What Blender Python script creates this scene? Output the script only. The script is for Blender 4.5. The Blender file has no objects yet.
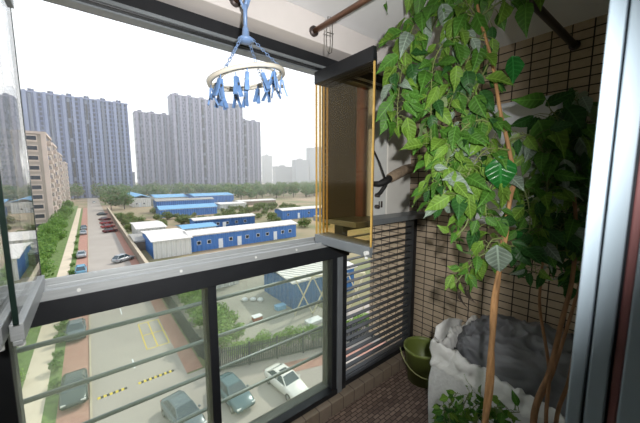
import bpy, math, random
from mathutils import Vector, Matrix, noise
R = math.radians
C = bpy.context.scene.collection
rnd = random.Random(7)
EYE = Vector((0, 0, 1.5))
GZ = -14.5                                  # the street, five floors down

# ------------------------------------------------------------------ camera
F = 290.0
yaw, pit = R(38.6), math.atan(33.5 / F)
fw = Vector((math.sin(yaw) * math.cos(pit), math.cos(yaw) * math.cos(pit), -math.sin(pit)))
rt = Vector((math.cos(yaw), -math.sin(yaw), 0))
up = rt.cross(fw)
def at(u, v, k):
    """point of the place at depth k metres on the sight line of pixel (u, v)"""
    return EYE + (fw * F + rt * (u - 320) - up * (v - 211.5)) * (k / F)
cd = bpy.data.cameras.new('camera'); cam = bpy.data.objects.new('camera', cd); C.objects.link(cam)
cam.matrix_world = Matrix((( rt.x, up.x, -fw.x, EYE.x), (rt.y, up.y, -fw.y, EYE.y), (rt.z, up.z, -fw.z, EYE.z), (0, 0, 0, 1)))
cd.sensor_width = 36; cd.lens = F / 640 * 36; cd.clip_start = .02; cd.clip_end = 3000
cd.dof.use_dof = True; cd.dof.focus_distance = 2.2; cd.dof.aperture_fstop = 5.6
bpy.context.scene.camera = cam

# ------------------------------------------------------------------ materials
def lin(h):
    h = h.lstrip('#'); o = []
    for i in (0, 2, 4):
        c = int(h[i:i + 2], 16) / 255
        o.append(c / 12.92 if c <= .04045 else ((c + .055) / 1.055) ** 2.4)
    return (*o, 1)
def base(name):
    m = bpy.data.materials.new(name); m.use_nodes = True
    n = m.node_tree.nodes; b = n['Principled BSDF']; return m, n, m.node_tree.links, b
def mat(name, col, rough=.6, metal=0, var=.12, scale=6, bump=0, col2=None, spec=.5, detail=4, stretch=None):
    m, n, l, b = base(name)
    b.inputs['Roughness'].default_value = rough; b.inputs['Metallic'].default_value = metal
    b.inputs['Specular IOR Level'].default_value = spec
    tc = n.new('ShaderNodeTexCoord'); no = n.new('ShaderNodeTexNoise'); no.inputs['Scale'].default_value = scale
    no.inputs['Detail'].default_value = detail
    if stretch:
        mp = n.new('ShaderNodeMapping'); mp.inputs['Scale'].default_value = stretch
        l.new(tc.outputs['Object'], mp.inputs['Vector']); l.new(mp.outputs['Vector'], no.inputs['Vector'])
    else: l.new(tc.outputs['Object'], no.inputs['Vector'])
    cr = n.new('ShaderNodeValToRGB'); c = lin(col); c2 = lin(col2) if col2 else tuple(x * (1 - 2 * var) for x in c[:3]) + (1,)
    cr.color_ramp.elements[0].position = .32; cr.color_ramp.elements[1].position = .68
    cr.color_ramp.elements[0].color = c2; cr.color_ramp.elements[1].color = c
    l.new(no.outputs['Fac'], cr.inputs['Fac']); l.new(cr.outputs['Color'], b.inputs['Base Color'])
    if bump:
        bp = n.new('ShaderNodeBump'); bp.inputs['Strength'].default_value = bump; bp.inputs['Distance'].default_value = .02
        l.new(no.outputs['Fac'], bp.inputs['Height']); l.new(bp.outputs['Normal'], b.inputs['Normal'])
    return m
def brickmat(name, a, b_, mortar, w, h, gap, axes='XY', rough=.5, offset=.5, bump=.3, spec=.5, bias=0):
    m, n, l, b = base(name); b.inputs['Roughness'].default_value = rough; b.inputs['Specular IOR Level'].default_value = spec
    tc = n.new('ShaderNodeTexCoord'); sx = n.new('ShaderNodeSeparateXYZ'); cx = n.new('ShaderNodeCombineXYZ')
    l.new(tc.outputs['Object'], sx.inputs[0])
    l.new(sx.outputs[axes[0]], cx.inputs[0]); l.new(sx.outputs[axes[1]], cx.inputs[1])
    br = n.new('ShaderNodeTexBrick'); br.offset = offset; br.inputs['Scale'].default_value = 1
    br.inputs['Color1'].default_value = lin(a); br.inputs['Color2'].default_value = lin(b_); br.inputs['Mortar'].default_value = lin(mortar)
    br.inputs['Brick Width'].default_value = w; br.inputs['Row Height'].default_value = h; br.inputs['Mortar Size'].default_value = gap
    br.inputs['Mortar Smooth'].default_value = .1; br.inputs['Bias'].default_value = bias
    l.new(cx.outputs[0], br.inputs['Vector'])
    no = n.new('ShaderNodeTexNoise'); no.inputs['Scale'].default_value = 3 / max(w, .02); no.inputs['Detail'].default_value = 3
    l.new(tc.outputs['Object'], no.inputs['Vector'])
    mr = n.new('ShaderNodeMapRange'); mr.inputs['To Min'].default_value = .8; mr.inputs['To Max'].default_value = 1.15
    l.new(no.outputs['Fac'], mr.inputs['Value'])
    mx = n.new('ShaderNodeVectorMath'); mx.operation = 'SCALE'
    l.new(br.outputs['Color'], mx.inputs[0]); l.new(mr.outputs[0], mx.inputs['Scale'])
    l.new(mx.outputs[0], b.inputs['Base Color'])
    if bump:
        bp = n.new('ShaderNodeBump'); bp.inputs['Strength'].default_value = bump; bp.inputs['Distance'].default_value = .004; bp.invert = True
        l.new(br.outputs['Fac'], bp.inputs['Height']); l.new(bp.outputs['Normal'], b.inputs['Normal'])
    return m
def ribbed(name, col, pitch, axis='X', rough=.55, var=.1):
    """sheet metal with vertical ribs"""
    m, n, l, b = base(name); b.inputs['Roughness'].default_value = rough
    tc = n.new('ShaderNodeTexCoord'); sx = n.new('ShaderNodeSeparateXYZ'); l.new(tc.outputs['Object'], sx.inputs[0])
    ad = n.new('ShaderNodeMath'); ad.operation = 'ADD'; l.new(sx.outputs['X'], ad.inputs[0]); l.new(sx.outputs['Y'], ad.inputs[1])
    mu = n.new('ShaderNodeMath'); mu.operation = 'MULTIPLY'; mu.inputs[1].default_value = 2 * math.pi / pitch; l.new(ad.outputs[0], mu.inputs[0])
    si = n.new('ShaderNodeMath'); si.operation = 'SINE'; l.new(mu.outputs[0], si.inputs[0])
    bp = n.new('ShaderNodeBump'); bp.inputs['Strength'].default_value = .6; bp.inputs['Distance'].default_value = pitch * .3
    l.new(si.outputs[0], bp.inputs['Height']); l.new(bp.outputs['Normal'], b.inputs['Normal'])
    no = n.new('ShaderNodeTexNoise'); no.inputs['Scale'].default_value = .6; l.new(tc.outputs['Object'], no.inputs['Vector'])
    cr = n.new('ShaderNodeValToRGB'); c = lin(col)
    cr.color_ramp.elements[0].color = tuple(x * (1 - 2 * var) for x in c[:3]) + (1,); cr.color_ramp.elements[1].color = c
    l.new(no.outputs['Fac'], cr.inputs['Fac']); l.new(cr.outputs['Color'], b.inputs['Base Color'])
    return m
def glassmat(name, tint, refl_rough=.01, dust=.0, fres=1.45, dustcol='#c8d4cc'):
    m = bpy.data.materials.new(name); m.use_nodes = True; n = m.node_tree.nodes; l = m.node_tree.links
    n.remove(n['Principled BSDF']); out = n['Material Output']
    tr = n.new('ShaderNodeBsdfTransparent'); tr.inputs['Color'].default_value = (*tint, 1)
    gl = n.new('ShaderNodeBsdfGlossy'); gl.inputs['Roughness'].default_value = refl_rough; gl.inputs['Color'].default_value = (1, 1, 1, 1)
    fr = n.new('ShaderNodeFresnel'); ge = n.new('ShaderNodeNewGeometry'); ma = n.new('ShaderNodeMath'); ma.operation = 'MULTIPLY_ADD'
    ma.inputs[1].default_value = 1 / fres - fres; ma.inputs[2].default_value = fres          # same reflectance on both faces of the sheet
    l.new(ge.outputs['Backfacing'], ma.inputs[0]); l.new(ma.outputs[0], fr.inputs['IOR'])
    mx = n.new('ShaderNodeMixShader'); l.new(fr.outputs[0], mx.inputs[0]); l.new(tr.outputs[0], mx.inputs[1]); l.new(gl.outputs[0], mx.inputs[2])
    last = mx
    if dust:
        df = n.new('ShaderNodeBsdfTranslucent'); df.inputs['Color'].default_value = lin(dustcol)
        no = n.new('ShaderNodeTexNoise'); no.inputs['Scale'].default_value = 3; tc = n.new('ShaderNodeTexCoord'); l.new(tc.outputs['Object'], no.inputs['Vector'])
        mr = n.new('ShaderNodeMapRange'); mr.inputs['To Min'].default_value = dust * .6; mr.inputs['To Max'].default_value = dust * 1.4; l.new(no.outputs['Fac'], mr.inputs['Value'])
        m2 = n.new('ShaderNodeMixShader'); l.new(mr.outputs[0], m2.inputs[0]); l.new(mx.outputs[0], m2.inputs[1]); l.new(df.outputs[0], m2.inputs[2]); last = m2
    l.new(last.outputs[0], out.inputs['Surface'])
    return m
def leafmat(name, front, back, rough=.5, trans=.35):
    """a leaf blade: glossier green face, paler underside, lets some light through"""
    m, n, l, b = base(name); b.inputs['Roughness'].default_value = rough; b.inputs['Specular IOR Level'].default_value = .25
    ge = n.new('ShaderNodeNewGeometry'); tc = n.new('ShaderNodeTexCoord')
    no = n.new('ShaderNodeTexNoise'); no.inputs['Scale'].default_value = 14; l.new(tc.outputs['Object'], no.inputs['Vector'])
    c = lin(front); cr = n.new('ShaderNodeValToRGB'); cr.color_ramp.elements[0].position = .3; cr.color_ramp.elements[1].position = .7
    cr.color_ramp.elements[0].color = tuple(x * .6 for x in c[:3]) + (1,); cr.color_ramp.elements[1].color = c
    l.new(no.outputs['Fac'], cr.inputs['Fac'])
    mi = n.new('ShaderNodeMix'); mi.data_type = 'RGBA'; mi.inputs['B'].default_value = lin(back)
    l.new(ge.outputs['Backfacing'], mi.inputs['Factor']); l.new(cr.outputs['Color'], mi.inputs['A'])
    # midrib and side veins follow the blade
    av = n.new('ShaderNodeAttribute'); av.attribute_name = 'blade'; sp = n.new('ShaderNodeSeparateXYZ'); l.new(av.outputs['Vector'], sp.inputs[0])
    def M_(op, a, b_=None, c_=None):
        q = n.new('ShaderNodeMath'); q.operation = op
        for i_, x in enumerate((a, b_, c_)):
            if x is None: continue
            if isinstance(x, (int, float)): q.inputs[i_].default_value = x
            else: l.new(x, q.inputs[i_])
        return q.outputs[0]
    au = M_('ABSOLUTE', sp.outputs['X']); ph = M_('SUBTRACT', M_('MULTIPLY', sp.outputs['Y'], 44.0), M_('MULTIPLY', au, 9.0))
    vein = M_('MULTIPLY', M_('POWER', M_('MULTIPLY_ADD', M_('SINE', ph), .5, .5), 5.0), .55)
    rib = M_('LESS_THAN', au, .07); vv = M_('MULTIPLY', M_('MAXIMUM', vein, rib), sp.outputs['Z'])
    vm = n.new('ShaderNodeMix'); vm.data_type = 'RGBA'; l.new(M_('MULTIPLY', vv, .55), vm.inputs['Factor']); l.new(mi.outputs['Result'], vm.inputs['A'])
    vm.inputs['B'].default_value = tuple(min(1, x * 1.9 + .02) for x in c[:3]) + (1,)
    mi = vm
    bp = n.new('ShaderNodeBump'); bp.inputs['Strength'].default_value = .5; bp.inputs['Distance'].default_value = .004; bp.invert = True
    l.new(vv, bp.inputs['Height']); l.new(bp.outputs['Normal'], b.inputs['Normal'])
    l.new(mi.outputs['Result'], b.inputs['Base Color'])
    tl = n.new('ShaderNodeBsdfTranslucent'); l.new(mi.outputs['Result'], tl.inputs['Color'])
    ms = n.new('ShaderNodeMixShader'); ms.inputs[0].default_value = trans
    l.new(b.outputs[0], ms.inputs[1]); l.new(tl.outputs[0], ms.inputs[2]); l.new(ms.outputs[0], n['Material Output'].inputs['Surface'])
    return m

M = {}
M['black'] = mat('black_aluminium', '#24262a', .45, .3, .08, 20)
M['silver'] = mat('aluminium', '#b0b4b6', .4, .3, .08, 12, stretch=(1, 20, 20))
M['greyalu'] = mat('grey_aluminium', '#8e9499', .4, .5, .06, 12)
M['ceil'] = mat('ceiling_paint', '#e9eaec', .9, 0, .05, 3, .05)
M['beam'] = mat('beam_paint', '#d9d3d0', .9, 0, .06, 3, .05)
M['plaster'] = mat('plaster', '#dad8d2', .85, 0, .05, 4, .05)
M['white_metal'] = mat('white_enamel', '#d8dad8', .4, 0, .04, 6)
M['white_box'] = mat('white_box_enamel', '#c3c8cf', .5, 0, .04, 6)
M['tile'] = brickmat('wall_tile', '#ac9c88', '#a2937f', '#231c1a', .088, .047, .0034, 'YZ', .4, 0, .5, .3)
M['kerbtile'] = brickmat('kerb_tile', '#8d8073', '#857868', '#5c5148', .1, .2, .003, 'XZ', .5, 0, .4, .3)
M['floor'] = brickmat('floor_tile', '#9a877b', '#6b5a52', '#4d413c', .05, .025, .003, 'XY', .5, .5, .4, .3)
M['slat'] = mat('slat_grey', '#303335', .4, .3, .08, 12)
M['bargrey'] = mat('bar_grey', '#6f7a7c', .45, .3, .08, 12)
M['bronze'] = mat('dark_bronze', '#3d362e', .5, .3, .08, 12)
M['browndge'] = mat('brown_glass_edge', '#5a452c', .3, 0, .1, 30)
M['glass'] = glassmat('glazing', (.925, .955, .925), .01, .13, 1.35, '#c6ceb8')
M['glass_clear'] = glassmat('pane_glass', (.95, .955, .945), .01, .02, 1.4)
M['glass_amber'] = glassmat('bronze_glass', (.955, .93, .86), .02, 0, 1.13)
M['amber'] = mat('amber_glass_edge', '#c9a65e', .2, 0, .1, 30)
M['greenedge'] = mat('green_glass_edge', '#1d2c27', .2, 0, .1, 30)
M['copper'] = mat('bronze_tube', '#96705a', .3, .7, .1, 14)
M['darkpipe'] = mat('dark_pipe', '#4a4240', .45, .4, .1, 14)
M['wire'] = mat('wire', '#777570', .4, .8, .1, 20)
M['doorwhite'] = mat('door_enamel', '#98a8b4', .35, 0, .03, 8)
M['doordark'] = mat('door_gasket', '#1a1f26', .7, 0, .1, 20)
M['doorred'] = mat('jamb_red_brown', '#8a5a5a', .6, 0, .12, 10)
M['ring'] = mat('cream_plastic', '#d6d0c2', .4, 0, .06, 12)
M['blueplastic'] = mat('blue_plastic', '#7d9ac6', .35, 0, .12, 30)
M['blueclip'] = mat('blue_clip_plastic', '#7096cc', .35, 0, .2, 30)
M['trunk'] = mat('pale_bark', '#b98c5c', .75, 0, .25, 14, .5, stretch=(3, 3, .6))
M['stem'] = mat('brown_bark', '#8a6545', .8, 0, .2, 20, .4, stretch=(3, 3, .6))
M['vine'] = mat('green_stem', '#6d7a44', .6, 0, .15, 20)
M['leafA'] = leafmat('leaf_light', '#6a8e35', '#8a9a72')
M['leafB'] = leafmat('leaf_mid', '#4c7a2c', '#7f9468')
M['leafC'] = leafmat('leaf_dark', '#2f5a28', '#6d8460', .42)
M['leafD'] = leafmat('leaf_pale', '#88998a', '#8f9c88', .5)
M['leafE'] = leafmat('leaf_glossy', '#28702f', '#6d8460', .24)
M['deadleaf'] = mat('dried_leaf', '#4b4038', .8, 0, .2, 30)
M['pot'] = mat('terracotta', '#7d4a35', .7, 0, .12, 12, .1)
M['soil'] = mat('soil', '#3a2e25', .95, 0, .3, 40, .6)
M['sack'] = mat('woven_plastic', '#d2d4d4', .6, 0, .06, 60, .15)
M['sackwhite'] = mat('crumpled_white_plastic', '#e2e3e1', .5, 0, .06, 14, .5)
M['greyplastic'] = mat('grey_plastic_sheet', '#77797e', .5, 0, .15, 5, .6)
M['bucket'] = mat('green_plastic', '#74823f', .4, 0, .1, 8)
M['bucketwire'] = mat('bucket_handle', '#9aa06a', .4, 0, .05, 8)
M['hose'] = mat('foam_pipe_wrap', '#8f7d69', .85, 0, .15, 40, .4)
M['rubber'] = mat('black_rubber', '#1a1a1a', .7, 0, .1, 20)
# outdoors
M['earth'] = mat('earth', '#9c8670', .95, 0, .2, .05, .1, '#69704a')
M['road'] = mat('road_concrete', '#a0988f', .9, 0, .05, .25, .05)
M['brick'] = brickmat('red_pavers', '#ab8273', '#a07668', '#8f7063', .4, .2, .01, 'XY', .9, .5, 0)
M['pave'] = mat('pale_paving', '#cdbfaa', .9, 0, .06, .5, .05)
M['court'] = mat('grey_yard_concrete', '#9a968a', .9, 0, .1, .2, .05)
M['lawn'] = mat('verge_grass', '#6c8348', .95, 0, .2, 2, .3)
M['yardwall'] = mat('yard_wall_render', '#8d8274', .9, 0, .12, 1)
M['cap'] = mat('coping', '#b5a892', .9, 0, .08, 1)
M['blue'] = ribbed('blue_sheet', '#4f80c4', .9)
M['blue_deep'] = ribbed('deep_blue_sheet', '#3a6fa8', .9)
M['skyblue'] = ribbed('sky_blue_roof', '#7db4dc', 1.0)
M['white_sheet'] = ribbed('white_sheet', '#dcdcd8', .9, var=.05)
M['white_roof'] = ribbed('white_roof', '#e4e0da', 1.0, var=.05)
M['grey_roof'] = ribbed('grey_roof', '#a9a6a0', 1.0)
M['huttrim'] = mat('hut_trim', '#dfe3e6', .6, 0, .05, 4)
M['pane'] = mat('dark_pane', '#27313c', .15, 0, .1, 4)
M['yellow'] = mat('yellow_paint', '#d6bd45', .8, 0, .1, 4)
M['blackrub'] = mat('black_paint', '#2e2c28', .8, 0, .1, 4)
M['fence'] = mat('dark_fence', '#42474a', .6, .2, .1, 8)
M['foliage'] = leafmat('tree_leaves', '#6f9440', '#7c9a55', .6, .3)
M['foliage2'] = leafmat('tree_leaves_deep', '#557c39', '#6d8b50', .6, .3)
M['foliage3'] = leafmat('tree_leaves_olive', '#7f8550', '#7e8858', .6, .3)
M['hedge'] = leafmat('hedge_leaves', '#8bb04c', '#8fa962', .5, .3)
M['bark'] = mat('bark', '#5e4c3c', .9, 0, .2, 6, .3)
M['steelc'] = mat('cream_steel', '#cfc6a6', .6, 0, .08, 3)
M['tyre'] = mat('tyre', '#1b1b1c', .8, 0, .1, 12)
M['rim'] = mat('wheel_rim', '#9a9c9e', .3, .8, .05, 12)
M['carglass'] = mat('car_glass', '#35454d', .06, 0, .05, 4, spec=.8)
M['lamp'] = mat('car_lamp', '#d9dbd6', .15, 0, .05, 12)
M['taillamp'] = mat('car_tail_lamp', '#8c1f1c', .2, 0, .05, 12)
def paint(n, c): M[n] = mat(n, c, .25, .15, .03, 2)
paint('paint_white', '#dedcd4'); paint('paint_dark', '#3d4a4c'); paint('paint_teal', '#46626a'); paint('paint_grey', '#5d6a70')
paint('paint_blue', '#6fa3bd'); paint('paint_silver', '#a9adb0'); paint('paint_red', '#8d3030'); paint('paint_maroon', '#5a2326')
# towers: small dark windows in rows
M['tower_blue'] = brickmat('tower_blue_facade', '#252f45', '#3c4860', '#5f6d92', 2.6, 3.4, .6, 'XZ', .5, 0, 0)
M['tower_grey'] = brickmat('tower_grey_facade', '#262e40', '#565d72', '#74788e', 3.0, 3.6, .8, 'XZ', .5, .5, 0)
M['pier_blue'] = mat('tower_pale_blue_pier', '#8591b2', .5, 0, .06, .2)
M['pier_grey'] = mat('tower_lilac_pier', '#9a98ad', .5, 0, .06, .2)
M['bay_dark'] = brickmat('tower_dark_bay', '#151c2a', '#1f2838', '#6a7488', 6.0, 15.0, 1.6, 'XZ', .4, 0, 0)
M['beige'] = mat('beige_render', '#a39a90', .9, 0, .06, .3)
M['pinkbeige'] = mat('pink_render', '#c6b7ad', .9, 0, .06, .3)
M['farwall'] = brickmat('far_block', '#6d7680', '#7a828c', '#8d949c', 3, 3, .8, 'XZ', .6, 0, 0)

# ------------------------------------------------------------------ mesh builder
class MB:
    def __init__(s): s.v, s.f, s.m, s.uv = [], [], [], {}
    def add(s, vs, fs, mi=0):
        o = len(s.v); s.v += [Vector(p) for p in vs]; s.f += [tuple(i + o for i in f) for f in fs]; s.m += [mi] * len(fs); return s
    def box(s, x0, x1, y0, y1, z0, z1, mi=0):
        vs = [(x, y, z) for z in (z0, z1) for y in (y0, y1) for x in (x0, x1)]
        return s.add(vs, [(0, 2, 3, 1), (4, 5, 7, 6), (0, 1, 5, 4), (2, 6, 7, 3), (0, 4, 6, 2), (1, 3, 7, 5)], mi)
    def bar(s, a, b, w, h, mi=0, upv=(0, 0, 1)):
        a, b = Vector(a), Vector(b); d = (b - a).normalized(); u = Vector(upv)
        if abs(d.dot(u)) > .98: u = Vector((0, 1, 0))
        r = d.cross(u).normalized() * (w / 2); u = r.cross(d).normalized() * (h / 2)
        vs = [p + sr * r + su * u for p in (a, b) for su in (-1, 1) for sr in (-1, 1)]
        return s.add(vs, [(0, 1, 3, 2), (4, 6, 7, 5), (0, 4, 5, 1), (2, 3, 7, 6), (0, 2, 6, 4), (1, 5, 7, 3)], mi)
    def tube(s, pts, rad, n=8, mi=0, cap=True, closed=False):
        pts = [Vector(p) for p in pts]; N = len(pts); rads = rad if isinstance(rad, (list, tuple)) else [rad] * N
        vs = []; prev = None
        for i, p in enumerate(pts):
            if closed: d = pts[(i + 1) % N] - pts[i - 1]
            else: d = pts[min(i + 1, N - 1)] - pts[max(i - 1, 0)]
            d.normalize()
            if prev is None:
                prev = d.cross(Vector((0, 0, 1))) if abs(d.z) < .9 else d.cross(Vector((0, 1, 0)))
            r = (prev - d * prev.dot(d)).normalized(); prev = r; u = d.cross(r)
            for k in range(n):
                t = 2 * math.pi * k / n; vs.append(p + (r * math.cos(t) + u * math.sin(t)) * rads[i])
        fs = []
        for i in range(N if closed else N - 1):
            j = (i + 1) % N
            for k in range(n): fs.append((i * n + k, i * n + (k + 1) % n, j * n + (k + 1) % n, j * n + k))
        if cap and not closed: fs += [tuple(range(n - 1, -1, -1)), tuple((N - 1) * n + k for k in range(n))]
        return s.add(vs, fs, mi)
    def lathe(s, prof, n=24, at=(0, 0, 0), mi=0, cap0=False, cap1=False):
        vs = []; at = Vector(at)
        for r, z in prof:
            for k in range(n):
                t = 2 * math.pi * k / n; vs.append(at + Vector((r * math.cos(t), r * math.sin(t), z)))
        fs = []
        for i in range(len(prof) - 1):
            for k in range(n): fs.append((i * n + k, i * n + (k + 1) % n, (i + 1) * n + (k + 1) % n, (i + 1) * n + k))
        if cap0: fs.append(tuple(range(n - 1, -1, -1)))
        if cap1: fs.append(tuple((len(prof) - 1) * n + k for k in range(n)))
        return s.add(vs, fs, mi)
    def loft(s, rings, mi=0, cap=True):
        n = len(rings[0]); vs = [p for r in rings for p in r]; fs = []
        for i in range(len(rings) - 1):
            for k in range(n): fs.append((i * n + k, i * n + (k + 1) % n, (i + 1) * n + (k + 1) % n, (i + 1) * n + k))
        if cap: fs += [tuple(range(n - 1, -1, -1)), tuple((len(rings) - 1) * n + k for k in range(n))]
        return s.add(vs, fs, mi)
    def leaf(s, p, d, nrm, L, W, mi=0, fold=.25, droop=.35, petiole=0):
        """one ovate pointed blade, folded along the midrib and bending down"""
        d = Vector(d).normalized(); nrm = Vector(nrm); side = d.cross(nrm).normalized(); nrm = side.cross(d).normalized()
        o0 = len(s.v); prof = [(0, .06), (.1, .5), (.28, .95), (.45, 1), (.64, .74), (.8, .38), (.92, .12), (1, .0)]
        vs = []; p = Vector(p) + d * petiole
        for t, w in prof:
            c = p + d * (L * t) - nrm * (droop * L * t * t)
            e = side * (W * .5 * w); lift = nrm * (W * .5 * w * fold)
            for q_, a_ in enumerate((-w, 0, w)): s.uv[o0 + len(vs) + q_] = (a_, t, 1)
            wv = nrm * (W * .07 * math.sin(t * 15 + W * 900))
            vs += [c - e + lift + wv, c, c + e + lift - wv]
        fs = []
        for i in range(len(prof) - 1):
            a = i * 3; fs += [(a, a + 1, a + 4, a + 3), (a + 1, a + 2, a + 5, a + 4)]
        return s.add(vs, fs, mi)
    def build(s, name, m, parent=None, smooth=False, bevel=0):
        me = bpy.data.meshes.new(name); o = bpy.data.objects.new(name, me); C.objects.link(o)
        off = Vector((0, 0, 0))
        if parent is not None:
            o.parent = parent; q = parent
            while q is not None: off = off + q.location; q = q.parent
        me.from_pydata([tuple(v - off) for v in s.v], [], s.f)
        for x in (m if isinstance(m, (list, tuple)) else [m]): me.materials.append(x)
        me.polygons.foreach_set('material_index', s.m)
        if s.uv:
            at_ = me.attributes.new('blade', 'FLOAT_VECTOR', 'POINT')
            for i_, t_ in s.uv.items(): at_.data[i_].vector = t_
        if smooth: me.polygons.foreach_set('use_smooth', [True] * len(me.polygons))
        me.update()
        if bevel:
            md = o.modifiers.new('bevel', 'BEVEL'); md.width = bevel; md.segments = 2; md.limit_method = 'ANGLE'
        return o
def empty(name, loc):
    o = bpy.data.objects.new(name, None); C.objects.link(o); o.location = loc; o.empty_display_size = .1; return o
def tag(o, label=None, cat=None, group=None, kind=None):
    if label: o['label'] = label
    if cat: o['category'] = cat
    if group: o['group'] = group
    if kind: o['kind'] = kind
    return o
def thing(name, label, cat, loc=(0, 0, 0), group=None): return tag(empty(name, loc), label, cat, group)
def struct(o, label, cat): return tag(o, label, cat, kind='structure')
def copy_tree(o, parent=None):
    c = o.copy(); C.objects.link(c); c.parent = parent
    for ch in list(o.children): copy_tree(ch, c)
    return c
def BOX(*a): return MB().box(*a)

# ------------------------------------------------------------------ the balcony
struct(BOX(-1.2, 2.25, -3.2, 1.46, -.12, 0).build('floor', M['floor']), 'brown mosaic tiled balcony floor', 'floor')
struct(BOX(-1.2, 2.25, -3.2, 1.8, 2.30, 2.5).build('ceiling', M['ceil']), 'grey white painted balcony ceiling', 'ceiling')
struct(BOX(2.05, 2.25, -.15, 1.8, 0, 2.30).build('wall_right', M['tile']), 'side wall of small beige tiles with dark joints', 'wall')
struct(BOX(-.5, -.35, -.05, 1.46, 0, 2.30).build('wall_left', M['plaster']), 'plain plaster wall at the left end of the balcony', 'wall')
struct(MB().box(.72, 2.05, -.15, -.02, 0, 2.30).box(-1.2, -.75, -.15, -.02, 0, 2.30).box(-.75, .72, -.15, -.02, 2.15, 2.30).build('wall_back', M['plaster']), 'wall between room and balcony with the doorway', 'wall')
struct(MB().box(-1.2, -1.1, -3.2, -.15, 0, 2.3).box(2.05, 2.15, -3.2, -.15, 0, 2.3).box(-1.1, 2.05, -3.2, -3.1, 0, 2.3).build('wall_room', M['plaster']), 'walls of the room behind the doorway', 'wall')
struct(BOX(-.35, 2.05, 1.20, 1.46, 2.17, 2.30).build('trim_1', M['beam'], bevel=.004), 'painted concrete beam running above the window', 'beam')
struct(BOX(-.35, 2.05, 1.26, 1.46, 0, .09).build('trim_2', M['kerbtile'], bevel=.005), 'low tiled kerb under the window and louvre', 'kerb')
# white services wall above the ledge
struct(BOX(1.69, 1.975, 1.34, 1.60, 1.236, 2.17).build('wall_front', M['plaster'], bevel=.004), 'narrow white wall above the ledge beside the tiled corner', 'wall')

# window: lower glazing
W = struct(empty('window_1', (-.3, 1.36, .09)), 'black framed lower window glazing with an aluminium sliding rail', 'window')
MB().box(-.33, 1.185, 1.30, 1.42, .09, .125).build('bottom_frame', M['black'], W, bevel=.003)
MB().box(-.33, 1.27, 1.29, 1.425, 1.012, 1.095).build('top_rail', M['black'], W, bevel=.003)
t = MB()
t.box(-.33, 1.27, 1.285, 1.43, 1.095, 1.103)
for y, h in ((1.287, 1.128), (1.335, 1.118), (1.385, 1.118), (1.425, 1.133)): t.box(-.33, 1.27, y - .004, y + .004, 1.103, h)
tr = t.build('sliding_track', M['silver'], W); tr['label'] = 'aluminium track with two grooves'
for x in (-.05, .28, .62, .86):
    MB().tube([(x, 1.283, 1.113), (x, 1.279, 1.113)], .006, 10).build('screw', M['white_metal'], tr)
for x0, x1 in ((-.33, -.235), (.392, .432), (1.145, 1.185)):
    BOX(x0, x1, 1.31, 1.41, .125, 1.012).build('post', M['black'], W, bevel=.003)
p = BOX(1.186, 1.226, 1.30, 1.41, .09, 1.012).build('post', M['greyalu'], W, bevel=.004); p['label'] = 'pale grey post'
for x0, x1 in ((-.235, .392), (.432, 1.145)): BOX(x0, x1, 1.352, 1.358, .125, 1.012).build('pane', M['glass'], W)
# top track of the upper window
W2 = struct(empty('window_2', (-.3, 1.36, 2.09)), 'dark top track of the open upper window', 'window')
BOX(-.35, 1.69, 1.31, 1.41, 2.095, 2.17).build('top_track', M['black'], W2, bevel=.003)
t = MB().box(-.35, 1.6, 1.30, 1.31, 2.10, 2.113).box(-.35, 1.6, 1.335, 1.385, 2.088, 2.095)
t.build('track_lip', M['greyalu'], W2)
BOX(1.17, 1.43, 1.40, 1.45, 1.236, 2.17).build('jamb', M['bronze'], W2, bevel=.003)
rp_ = thing('jamb_reflection', 'added reddish brown tube standing in for the jamb reflection in the bronze sashes', 'pipe', (1.478, 1.40, 1.236))  # added tube standing in for the red door jamb's reflection in the glass
MB().tube([(1.478, 1.40, 1.236), (1.478, 1.40, 2.17)], .038, 16).build('pipe', M['doorred'], rp_, True)
for z in (1.5, 1.95): MB().tube([(1.478, 1.40, z), (1.478, 1.40, z + .05)], .040, 16).build('collar', M['doorred'], rp_, True)
# guard bars outside the glass
g = thing('guard_railing', 'grey steel guard bars running across outside the lower glass', 'railing', (-.3, 1.45, .09))
for z in (.872, .668, .482, .288): MB().tube([(-.36, 1.47, z), (1.26, 1.47, z)], .010, 10).build('bar', M['bargrey'], g, True)
for x in (-.34, 1.235): BOX(x - .012, x + .012, 1.455, 1.485, -.02, 1.0).build('post', M['black'], g)
BOX(-.36, 1.26, 1.455, 1.485, -.02, .02).build('rail', M['black'], g)

# opened glass sashes, turned at right angles to the window
def sash(x, y0, y1, label, glass, edge, dark, group, near=None, handle=False):
    s = thing('glass_sash', label, 'window sash', (x, y1, 1.105), group)
    BOX(x - .004, x + .004, y0 + .004, y1 - .004, 1.165, 2.03).build('pane', glass, s)
    BOX(x - .005, x + .005, y0, y0 + .004, 1.165, 2.03).build('glass_edge', near or edge, s); BOX(x - .005, x + .005, y1 - .005, y1, 1.165, 2.03).build('glass_edge', edge, s)
    q = MB().box(x - .012, x + .012, y0, y1, 1.13, 1.17).box(x - .009, x + .009, y0, y1, 1.118, 1.13)
    b = q.build('bottom_rail', M['silver'] if not dark else M['greyalu'], s, bevel=.002)
    for yy in (y0 + .03, y1 - .03): MB().tube([(x, yy, 1.118), (x, yy, 1.105)], .008, 10).build('roller', M['white_metal'], b)
    q = MB().box(x - .012, x + .012, y0, y1, 2.02, 2.085)
    q.build('top_rail', M['black'] if dark else M['greyalu'], s, bevel=.002)
    if handle: MB().tube([(x - .012, y0 + .01, 1.14), (x - .03, y0 + .012, 1.14)], .011, 10).build('catch', M['white_metal'], s)
    return s
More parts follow.
